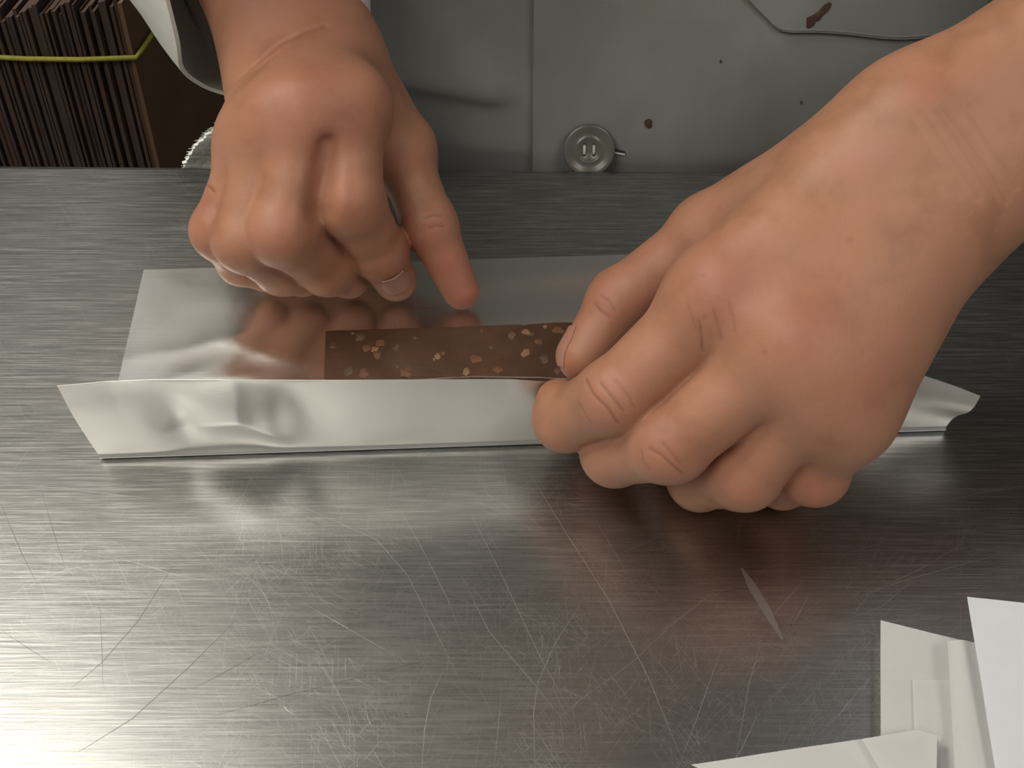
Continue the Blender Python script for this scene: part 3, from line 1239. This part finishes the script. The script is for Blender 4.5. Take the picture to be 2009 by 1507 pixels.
# button, with rim, four holes and thread
def lathe(prof, n, c, nrm, mt, name, parent):
    nrm = Vector(nrm).normalized()
    a = Vector((1, 0, 0))
    a = (a - nrm * a.dot(nrm)).normalized()
    bb = nrm.cross(a)
    V, Fc = [], []
    for r, h in prof:
        for k in range(n):
            w = 2 * math.pi * k / n
            V.append(Vector(c) + (a * math.cos(w) + bb * math.sin(w)) * r + nrm * h)
    for i in range(len(prof) - 1):
        for k in range(n):
            k2 = (k + 1) % n
            Fc.append((i * n + k, i * n + k2, (i + 1) * n + k2, (i + 1) * n + k))
    return link(name, mesh(V, Fc), mt, parent, True), a, bb


bc = pan_pt(1156, 297, .004)
bn = Vector((0, -.86, .50))
prof = [(.0001, -.0020), (.0096, -.0020), (.0104, -.0008), (.0104, .0004), (.0098, .0012), (.0088, .0010), (.0070, .0002), (.0056, -.0001), (.0052, .0004),
        (.0048, .0004), (.0044, -.0003), (.0001, -.0004)]
btn, ba, bb_ = lathe(prof, 48, bc, bn, M['button'], 'button', coat)
for sx in (-1, 1):
    for sy in (-1, 1):
        hcn = Vector(bc) + ba * sx * .0019 + bb_ * sy * .0019
        lathe([(.0001, -.0002), (.00075, -.0002), (.00085, -.0006)], 12, hcn, bn, M['hole'], 'hole', btn)
    V, Fc = tube([Vector(bc) + ba * sx * .0019 - bb_ * .0019 - bn * .0008, Vector(bc) + ba * sx * .0019 - bb_ * .0010 + bn * .0003,
                  Vector(bc) + ba * sx * .0019 + bb_ * .0010 + bn * .0003, Vector(bc) + ba * sx * .0019 + bb_ * .0019 - bn * .0008], .0006, 8)
    link('thread', mesh(V, Fc), M['thread'], btn, True)
p0, p1 = pan_pt(1196, 293, .0006), pan_pt(1226, 299, .0006)
V, Fc = tube([p0, p1], [.0007, .0004], 6)
bh = link('buttonhole', mesh(V, Fc), M['hole'], coat)
V, Fc = tube([p0 - np.array([0, .0004, .0012]), p1 - np.array([0, .0003, .0010])], [.0006, .0004], 6)
link('stitching', mesh(V, Fc), M['thread'], bh)

# ------------------------------------------------------------------ sleeves
# picture-left sleeve: wide open end, seen from the hand side
ax = RH['fore'] - RH['wrist']
ax /= np.linalg.norm(ax)
rimp = [mm(-105.4, 452.1, 31.0), mm(-112.6, 452.2, 33.0), mm(-118.5, 449.1, 38.9), mm(-122.7, 442.7, 50.7), mm(-117.7, 425.9, 76.3),
        mm(-110.7, 411.6, 98.4), mm(-97.7, 384.1, 130.6), mm(-73.8, 348.5, 160.3), mm(-55.1, 359.1, 150.0), mm(-48.1, 403.1, 110.6),
        mm(-52.1, 441.1, 73.8), mm(-61.4, 463.5, 48.8), mm(-74.8, 466.9, 34.6), mm(-91.5, 458.8, 29.6)]
for k_, q_ in ((5, .02), (6, .06), (7, .09), (8, .08), (9, .04)):
    rimp[k_] = rimp[k_] + ax * q_
loop = smooth_path(rimp + [rimp[0]], 6)[:-1]
cen = sum(rimp) / len(rimp)
el = RH['elbow']
rows = []
NS = 22
for j in range(NS):
    t = j / (NS - 1)
    row = []
    for i, p in enumerate(loop):
        r = p - cen
        r = r - ax * (r @ ax) * min(1, t * 3)
        base = cen + (el + np.array([.0, .01, .01]) - cen) * t
        sc = 1 + .55 * math.sin(min(1, t * 2.2) * math.pi / 2) - .35 * max(0, t - .4)
        wr = 1 + .06 * math.sin(i * .55 + t * 9) * min(1, t * 4)
        row.append(base + r * sc * wr)
    rows.append(row)
# upper sleeve to the shoulder
sh = SHR
for j in range(1, 11):
    t = j / 10
    row = []
    d = sh - el
    d = d / np.linalg.norm(d)
    for i, p in enumerate(loop):
        last = rows[NS - 1][i] - (el + np.array([.0, .01, .01]))
        v = last - d * (last @ d) * t
        v = v / (np.linalg.norm(v) + 1e-9) * (np.linalg.norm(last) * (1 - t) + .085 * t)
        row.append(el + (sh - el) * t + v * (1 + .04 * math.sin(i * .8 + j)))
    rows.append(row)
slv = link('sleeve', grid_mesh(np.array(rows).transpose(1, 0, 2), close_u=True), M['cuff'], person, True)
slv['label'] = 'white rolled-open coat sleeve'
solidify(slv, .0016, 0)
# dark knit sleeve under it
mid = [RH['fore'] + (RH['elbow'] - RH['fore']) * t for t in (.07, .2, .4, .7, 1)]
V, Fc = tube(smooth_path(mid, 5), [.034 + .0012 * math.sin(i * 1.7) for i in range(21)], 28, False)
o = link('undersleeve', mesh(V, Fc), M['navy'], slv, True)
solidify(o, .002, 0)

# picture-right sleeve: pushed up, ends in a dark cuff just outside the picture
D = LH
a0, a1 = D['fore'] + (D['elbow'] - D['fore']) * .30, D['elbow']
path = smooth_path([a0 + (a1 - a0) * .75, a0 + (a1 - a0) * .85, a1, a1 + (SHL - a1) * .25, a1 + (SHL - a1) * .6, SHL], 6)
V, Fc = tube(path, [.060 + .022 * min(1, i / 14) + .002 * math.sin(i * 2.3) for i in range(len(path))], 32, False)
slv2 = link('sleeve', mesh(V, Fc), M['coat'], person, True)
solidify(slv2, .002, 0)
dirn = (a1 - a0) / np.linalg.norm(a1 - a0)
V, Fc = tube([a0 - dirn * .022, a0 - dirn * .010, a0 + dirn * .05, a0 + dirn * .12], [.0455, .0475, .0495, .052], 32, False)
o = link('undersleeve', mesh(V, Fc), M['navy'], slv2, True)
solidify(o, .003, 0)

# trousers, shoes and hair complete the figure outside the picture
for sx in (-1, 1):
    V, Fc = tube([(TX + sx * .085, .50 + DY, -.36), (TX + sx * .095, .49 + DY, -.6), (TX + sx * .10, .49 + DY, FL + .06)], [.098, .085, .075], 24)
    link('trouser_leg', mesh(V, Fc), M['trouser'], person, True)
    bm = bmesh.new()
    bm_box(bm, (TX + sx * .105, .44 + DY, FL + .04), (.10, .27, .08), .025)
    link('shoe', bm_mesh(bm), M['navy'], person, True)
hv, hf = [], []
for i in range(13):
    w = math.pi * .60 * i / 12
    for k in range(28):
        v = 2 * math.pi * k / 28
        front = max(0, -math.sin(v))
        ww = w * (1 - .42 * front)
        hv.append(hp(.081 * math.sin(ww) * math.cos(v), .012 + .102 * math.sin(ww) * math.sin(v), .022 + .100 * math.cos(ww)))
for i in range(12):
    for k in range(28):
        k2 = (k + 1) % 28
        hf.append((i * 28 + k, i * 28 + k2, (i + 1) * 28 + k2, (i + 1) * 28 + k))
hr = link('hair', mesh(hv, hf), M['hair'], person, True)
solidify(hr, .012, 0)

# ------------------------------------------------------------------ aluminium foil: flat sheet, sharp fold, upright flap
def interp(tab, x):
    for (x0, *a), (x1, *c) in zip(tab[:-1], tab[1:]):
        if x <= x1:
            t = (x - x0) / (x1 - x0)
            return [p + (q - p) * t for p, q in zip(a, c)]
    return tab[-1][1:]


TL, TR = at(282, 530), at(282, 530) + (at(1853, 847) - at(197, 902)) * 1.004
FLp, FRp = at(197, 902), at(1853, 847)
NXF = 240
# top edge of the flap: photograph column, row, height
tops = [at(x, y, z) for x, y, z in [(112, 757, .043), (210, 748, .043), (300, 745, .043), (450, 745, .0425), (600, 746, .0415), (800, 745, .040), (1000, 744, .0375), (1060, 748, .0345),
                                    (1150, 752, .024), (1300, 756, .018), (1500, 752, .018), (1650, 742, .020), (1810, 737, .0285), (1870, 757, .0275), (1924, 778, .0255)]]
tl = [0]
for a, c in zip(tops[:-1], tops[1:]):
    tl.append(tl[-1] + np.linalg.norm(c - a))
tl = np.array(tl) / tl[-1]
BUCK = [(*at(px, py)[:2], ba, bw, ang) for px, py, ba, bw, ang in
        ((410, 728, .0005, .010, .4), (535, 700, .0011, .010, -.35), (350, 690, .0004, .010, .2), (455, 742, .0008, .006, .1),
         (470, 665, .0004, .010, .3), (1050, 540, .0003, .02, .1))]
NB, NA, NC = 46, 8, 34
FG = []
for i in range(NXF):
    s = i / (NXF - 1)
    # the far edge lifts to the right of the pressing thumb
    q_ = min(1, max(0, (s - .40) / .3))
    px_, py_ = 282 + (1668 - 282) * s, 530 + (487 - 530) * s
    back = at(px_, py_, .0035 * q_ * q_ * (3 - 2 * q_))
    fold = FLp + (FRp - FLp) * s
    top = np.array([np.interp(s, tl, [p[k] for p in tops]) for k in range(3)])
    row = []
    fr = .0022
    # small lateral flare of the crease ends
    for j in range(NB):
        t = j / (NB - 1)
        p = back + (fold + np.array([0, fr, 0]) - back) * t
        x, y = p[0], p[1]
        ed = min(1, t * 8, s * 14, (1 - s) * 14)
        lift = .00013 + .00050 * ed * (1 + noise.noise(Vector((x * 38, y * 60, 1)))) * (1 - abs(2 * t - 1) ** 4)
        # buckles near the crumpled place
        for bx, by, ba, bw, ang in BUCK:
            dx, dy = x - bx, y - by
            u = dx * math.cos(ang) + dy * math.sin(ang)
            v = -dx * math.sin(ang) + dy * math.cos(ang)
            lift += ba * math.exp(-(u / (bw * 1.9)) ** 2 - (abs(v) / (bw * .45)) ** 1.3)
        row.append(p + np.array([0, 0, lift]))
    p_end = row[-1]
    up = top - fold
    lean = up / np.linalg.norm(up)
    for j in range(1, NA):
        w = math.pi * .5 * j / (NA - 1)
        row.append(fold + np.array([0, fr - fr * math.sin(w) * 2.0 + (fr * (1 - math.cos(w))), fr * (1 - math.cos(w)) + .0003]))
    q0 = row[-1].copy()
    for j in range(1, NC):
        t = j / (NC - 1)
        p = q0 + (top - q0) * t
        bulge = -.0012 * math.sin(math.pi * t) * (1 - .3 * s)
        x, z = p[0], p[2]
        # soft curl and creases
        d = bulge * .8 + .0005 * noise.noise(Vector((x * 30, z * 45, 5))) * math.sin(math.pi * min(1, t * 1.2))
        # crumple: facets around one spot
        m = math.exp(-((x + .088) / .020) ** 2) * math.sin(math.pi * t) ** .6
        u = (x + .088) / .018
        v = (t - .5) * 2
        facet = max(-.9 * u + .7 * v, 1.1 * u + .5 * v - .15, -.2 * u - 1.2 * v) - .45
        d += m * (.0055 * facet)
        m2 = math.exp(-((x + .076) / .006) ** 2) * math.sin(math.pi * t)
        d += -.0022 * m2
        m3 = math.exp(-((x + .107) / .006) ** 2) * math.exp(-((t - .45) / .25) ** 2)
        d += .0022 * m3
        # right end curls
        if x > .11:
            d += .0012 * math.sin(t * 6.5) * min(1, (x - .11) / .03)
        row.append(p + np.array([0, d, 0]))
    FG.append(row)
foil = link('foil_sheet', grid_mesh(FG), M['foil'], None, True)
foil.data.materials.append(M['foil_dull'])
nrow = len(FG[0]) - 1
for k, pl in enumerate(foil.data.polygons):
    if k % nrow >= NB - 1:
        pl.material_index = 1
solidify(foil, .00012, 0)
props(foil, 'silver aluminium foil sheet with its front edge folded upright, under the chocolate bar', 'foil')

# ------------------------------------------------------------------ chocolate bar with nuts
bar = props(empty('chocolate_bar', (-.02, .33, .004)), 'thin brown chocolate bar with nut pieces, held over the foil by thumb and finger', 'chocolate')
ZL, ZR, THK = .0070, .0265, .0048


def bz(px):
    return ZL + (ZR - ZL) * (px - 637) / 563


topc = [(638, 648), (700, 646), (800, 643), (900, 640), (1015, 635.5), (1024, 635), (1031, 638), (1037, 634.5), (1080, 632.5), (1134, 631), (1200, 628)]
botc = [(635, 750), (690, 749), (800, 747), (880, 743), (930, 740), (990, 741), (1020, 741.5), (1036, 742), (1060, 742), (1125, 745), (1200, 749)]
P = []
NBX, NBY = 60, 12
for i in range(NBX):
    s = i / (NBX - 1)
    k = s * (len(topc) - 1)
    row = []
    xt = 638 + (1200 - 638) * s
    yt = np.interp(xt, [a for a, c in topc], [c for a, c in topc])
    xb = 635 + (1200 - 635) * s
    yb = np.interp(xb, [a for a, c in botc], [c for a, c in botc])
    for j in range(NBY):
        t = j / (NBY - 1)
        px, py = xt + (xb - xt) * t, yt + (yb - yt) * t
        p = at(px, py, bz(px))
        p[2] += .00025 * noise.noise(Vector((p[0] * 120, p[1] * 120, 2)))
        row.append(p)
    P.append(row)
bmb = bmesh.new()
vt = [[bmb.verts.new(p) for p in row] for row in P]
vb = [[bmb.verts.new(p - np.array([0, 0, THK])) for p in row] for row in P]
for i in range(NBX - 1):
    for j in range(NBY - 1):
        bmb.faces.new((vt[i][j], vt[i][j + 1], vt[i + 1][j + 1], vt[i + 1][j]))
        bmb.faces.new((vb[i][j], vb[i + 1][j], vb[i + 1][j + 1], vb[i][j + 1]))
for i in range(NBX - 1):
    bmb.faces.new((vt[i][0], vt[i + 1][0], vb[i + 1][0], vb[i][0]))
    bmb.faces.new((vt[i][-1], vb[i][-1], vb[i + 1][-1], vt[i + 1][-1]))
for j in range(NBY - 1):
    bmb.faces.new((vt[0][j], vb[0][j], vb[0][j + 1], vt[0][j + 1]))
    bmb.faces.new((vt[-1][j], vt[-1][j + 1], vb[-1][j + 1], vb[-1][j]))
bmesh.ops.recalc_face_normals(bmb, faces=bmb.faces)
slabo = link('chocolate_slab', bm_mesh(bmb), M['choc'], bar)
bv = slabo.modifiers.new('b', 'BEVEL')
bv.width = .0005
bv.segments = 2
bv.limit_method = 'ANGLE'

NUTS = [(200, 265, 30, 2), (320, 187, 9, 1), (380, 215, 34, 2), (420, 290, 24, 0), (470, 298, 20, 1), (515, 250, 30, 0), (490, 332, 28, 0),
        (630, 285, 28, 2), (630, 402, 20, 2), (745, 215, 16, 2), (905, 342, 20, 1), (935, 325, 13, 0), (875, 362, 10, 1), (1205, 165, 14, 2), (1160, 360, 32, 0),
        (1100, 448, 24, 1), (1310, 430, 26, 0), (1260, 280, 15, 2), (1410, 200, 30, 0), (1500, 178, 26, 1), (1540, 195, 16, 2), (1590, 242, 27, 0),
        (1497, 325, 26, 1), (1640, 360, 36, 2), (1630, 142, 13, 1), (1720, 165, 32, 0), (1785, 255, 16, 1), (410, 458, 36, 0), (695, 455, 34, 0),
        (1712, 445, 17, 0), (300, 445, 30, 2)]
nut_me = []
for v in range(6):
    bm = bmesh.new()
    bmesh.ops.create_icosphere(bm, subdivisions=2, radius=1)
    for q in bm.verts:
        n = noise.noise(q.co * 1.6 + Vector((v * 9, 0, 0)))
        q.co *= 1 + .45 * n
        q.co.z *= .32
    nut_me.append(bm)
meshes = {}
for v, bm in enumerate(nut_me):
    for k, mt in enumerate(('nut', 'nutpale', 'nutdark')):
        me = bpy.data.meshes.new('nut_piece')
        bm.to_mesh(me)
        me.materials.append(M[mt])
        meshes[v, k] = me
    bm.free()
bw = parent_world(bar)
for i, (zx, zy, r, k) in enumerate(NUTS):
    px, py = 600 + zx / 3.464, 600 + zy / 3.464
    p = at(px, py, bz(px))
    o = bpy.data.objects.new('nut_piece', meshes[i % 6, k])
    COL.objects.link(o)
    o.parent = bar
    rad = r / 3.464 / 5.75 / 1000 * 1.5
    o.location = Vector(p) - bw - Vector((0, 0, rad * (.10 if k != 2 else .16)))
    o.scale = (rad, rad * random.uniform(.75, 1.0), rad * .9)
    o.rotation_euler = (0, -.15, random.uniform(0, 6))

# ------------------------------------------------------------------ paper slips at the near right corner
def slip(corners, z0, lifts, m, label, nx=24, ny=24, curl=0., th=.0001, rip=.0004, seed=0):
    """corners in order: a b c d; lifts: height of each corner above z0"""
    c = [at(x, y, z0 + l) for (x, y), l in zip(corners, lifts)]
    G = []
    for i in range(nx):
        u = i / (nx - 1)
        row = []
        for j in range(ny):
            v = j / (ny - 1)
            p = (c[0] * (1 - u) + c[1] * u) * (1 - v) + (c[3] * (1 - u) + c[2] * u) * v
            p = p + np.array([0, 0, rip * (1 + noise.noise(Vector((p[0] * 35, p[1] * 35, seed)))) + curl * (math.cos(2 * math.pi * u) - 1) * -.5])
            row.append(p)
        G.append(row)
    o = link('paper_slip', grid_mesh(G), m, None, True)
    solidify(o, th, 0)
    props(o, label, 'paper', 'white paper slips at the table corner')
    return o


slip([(1727, 1219), (1908, 1262), (2000, 1640), (1727, 1640)], .0012, (.0040, .0024, .0015, .0040), M['paper_thin'],
     'greyish thin paper slip, large upright one left of the other slips', seed=1)
slip([(1858, 1259), (1912, 1262), (1990, 1640), (1880, 1640)], .0070, (.0030, .0010, .0005, .0010), M['paper_thin'],
     'narrow thin paper slip lying between the greyish slip and the bright slip', seed=2, curl=.0010)
slip([(1896, 1176), (1925, 1166), (2140, 1200), (2120, 1640)], .0105, (.0005, .0040, .0020, .0005), M['paper'],
     'bright white paper slip at the right edge of the table, topmost', seed=3) if False else None
slip([(1897, 1172), (2180, 1205), (2230, 1650), (1975, 1650)], .0085, (.0060, .0030, .0010, .0020), M['paper'],
     'bright bluish white paper slip at the right edge, topmost of the slips', seed=3)
slip([(1355, 1502), (1800, 1434), (1846, 1446), (1800, 1700)], .0085, (.0010, .0020, .0010, .0010), M['paper_thin'],
     'thin paper slip lying slanted along the near edge of the picture', seed=4)
slip([(1690, 1452), (1800, 1433), (1838, 1446), (1835, 1700)], .0115, (.0004, .0006, .0006, .0006), M['paper_thin'],
     'short thin paper slip on the right end of the slanted slip', seed=5)
slip([(1790, 1335), (1866, 1335), (1900, 1650), (1800, 1650)], .0045, (.0010, .0010, .0010, .0010), M['paper_thin'],
     'thin paper slip half hidden beneath the greyish upright slip', seed=6)

# ------------------------------------------------------------------ white frayed cloth hanging behind the table edge
edge_px = [(458, 172), (452, 192), (445, 215), (434, 232), (415, 250), (399, 265), (382, 283), (371, 300), (362, 320), (354, 345), (348, 370)]
ep = [on_y(x, y, .290 + DY - .004 * i / 10) for i, (x, y) in enumerate(edge_px)]
ep = smooth_path(ep, 6)
G = []
for i, p in enumerate(ep):
    row = []
    jag = .0012 * noise.noise(Vector((i * .9, 0, 0))) + .0006 * random.uniform(-1, 1)
    for j in range(14):
        t = j / 13
        q = p + np.array([jag * (1 - t) + t * .040, t * t * .006 - .003 * math.sin(t * 5 + i * .06), -.012 * t])
        row.append(q)
    G.append(row)
cl = link('hanging_cloth', grid_mesh(G), M['cloth'], None, True)
solidify(cl, .0015, 0)
props(cl, 'white cloth with a frayed edge hanging behind the table beside the wrist', 'cloth')
V, Fc = [], []
for k in range(90):
    i = random.randrange(2, len(ep) - 1)
    p = ep[i]
    a = random.uniform(2.4, 4.2)
    ln = random.uniform(.0005, .0014)
    v, f = tube([p + np.array([.001, 0, 0]), p + np.array([math.cos(a) * ln, -.0005, math.sin(a) * ln])], [.00022, .0001], 4)
    Fc += [tuple(q + len(V) for q in t) for t in f]
    V += v
o = link('fringe', mesh(V, Fc), M['cloth'], cl)
o['kind'] = 'stuff'

# ------------------------------------------------------------------ bundle of flattened cardboard behind the table, tied with string
O = on_y(238, 6, .528 + DY)          # near top corner of the last sheet
lean = 0.0
dn = np.array([-math.sin(lean), 0, -math.cos(lean)])
acr = np.array([-math.cos(.14), -math.sin(.14), 0])       # towards the hidden sheets
dep = np.array([math.sin(.14) + .10, math.cos(.14), 0])
dep /= np.linalg.norm(dep)
u = 0.
MF = simple('cardboard_lightened', (.19, .112, .066), .85, .12, 20)  # lighter colour makes up for light missing on the end sheet's face
sheets = 48
ONES = 'first second third fourth fifth sixth seventh eighth ninth tenth eleventh twelfth thirteenth fourteenth fifteenth sixteenth seventeenth eighteenth nineteenth'.split()
ORD = ONES + ['twentieth'] + ['twenty-' + w for w in ONES[:9]] + ['thirtieth'] + ['thirty-' + w for w in ONES[:9]] + ['fortieth'] + ['forty-' + w for w in ONES[:9]]
for i in range(sheets):
    th = random.choice([.0013, .0016, .0019, .0024]) * random.uniform(.9, 1.1)
    dz = random.uniform(-.005, .004) if i else 0
    dy = random.uniform(-.0025, .0025) if i else 0
    ht = (abs(O[2] + dz - FL) - .001) / math.cos(lean)
    base = O + acr * u + np.array([0, 0, dz]) - dep * dy
    V = []
    n = 6
    for k in range(n):
        q = base + dn * ht * k / (n - 1)
        for a, d_ in ((0, 0), (1, 0), (1, 1), (0, 1)):
            V.append(q + acr * a * th + dep * d_ * (.30 + dy))
    Fc = [(0, 1, 2, 3)]
    for k in range(n - 1):
        for e in range(4):
            e2 = (e + 1) % 4
            Fc.append((k * 4 + e, k * 4 + e2, k * 4 + 4 + e2, k * 4 + 4 + e)[::-1])
    Fc.append(tuple((n - 1) * 4 + e for e in (3, 2, 1, 0)))
    o = link('cardboard_sheet', mesh(V, Fc), MF if i == 0 else M['card'] if i % 3 else M['card_dark'])
    if i == 0:
        lab = 'brown cardboard sheet at the right end of the tied row, its broad face in view'
    else:
        lab = 'dark cardboard sheet on edge, %s from the right end of the tied row' % ORD[i]
    props(o, lab, 'cardboard', 'flattened cardboard in the tied bundle')
    u += th + random.choice([.0003, .0005, .0009, .0016])
# one more board standing beyond the gap
bm = bmesh.new()
q = on_y(432, 215, .80 + DY)
bm_box(bm, (q[0] + .03, q[1] + .10, (FL + q[2] + .14) / 2), (.06, .006, q[2] + .14 - FL))
o = link('cardboard_sheet', bm_mesh(bm), simple('brown_board', (.12, .075, .04), .85, .2, 30))
props(o, 'narrow brown cardboard board standing apart in the gap behind the white cloth', 'cardboard')
# the string
s0 = O + dn * .036
spts = [s0 + acr * .30 - dep * .004 + np.array([0, 0, .055]), s0 + acr * .10 - dep * .004 + np.array([0, 0, .0125]), s0 + acr * .06 - dep * .004 + np.array([0, 0, .0060]),
        s0 + acr * .03 - dep * .004 + np.array([0, 0, .0025]), s0 - acr * .0025 - dep * .003, s0 - acr * .003 + dep * .004, s0 - acr * .003 + dep * .15 + np.array([0, 0, .004]), s0 - acr * .003 + dep * .29 + np.array([0, 0, .004])]
V, Fc = tube(spts, .0016, 8)
o = link('string', mesh(V, Fc), M['string'], None, True)
props(o, 'yellow-green string tied around the row of cardboard sheets', 'string')
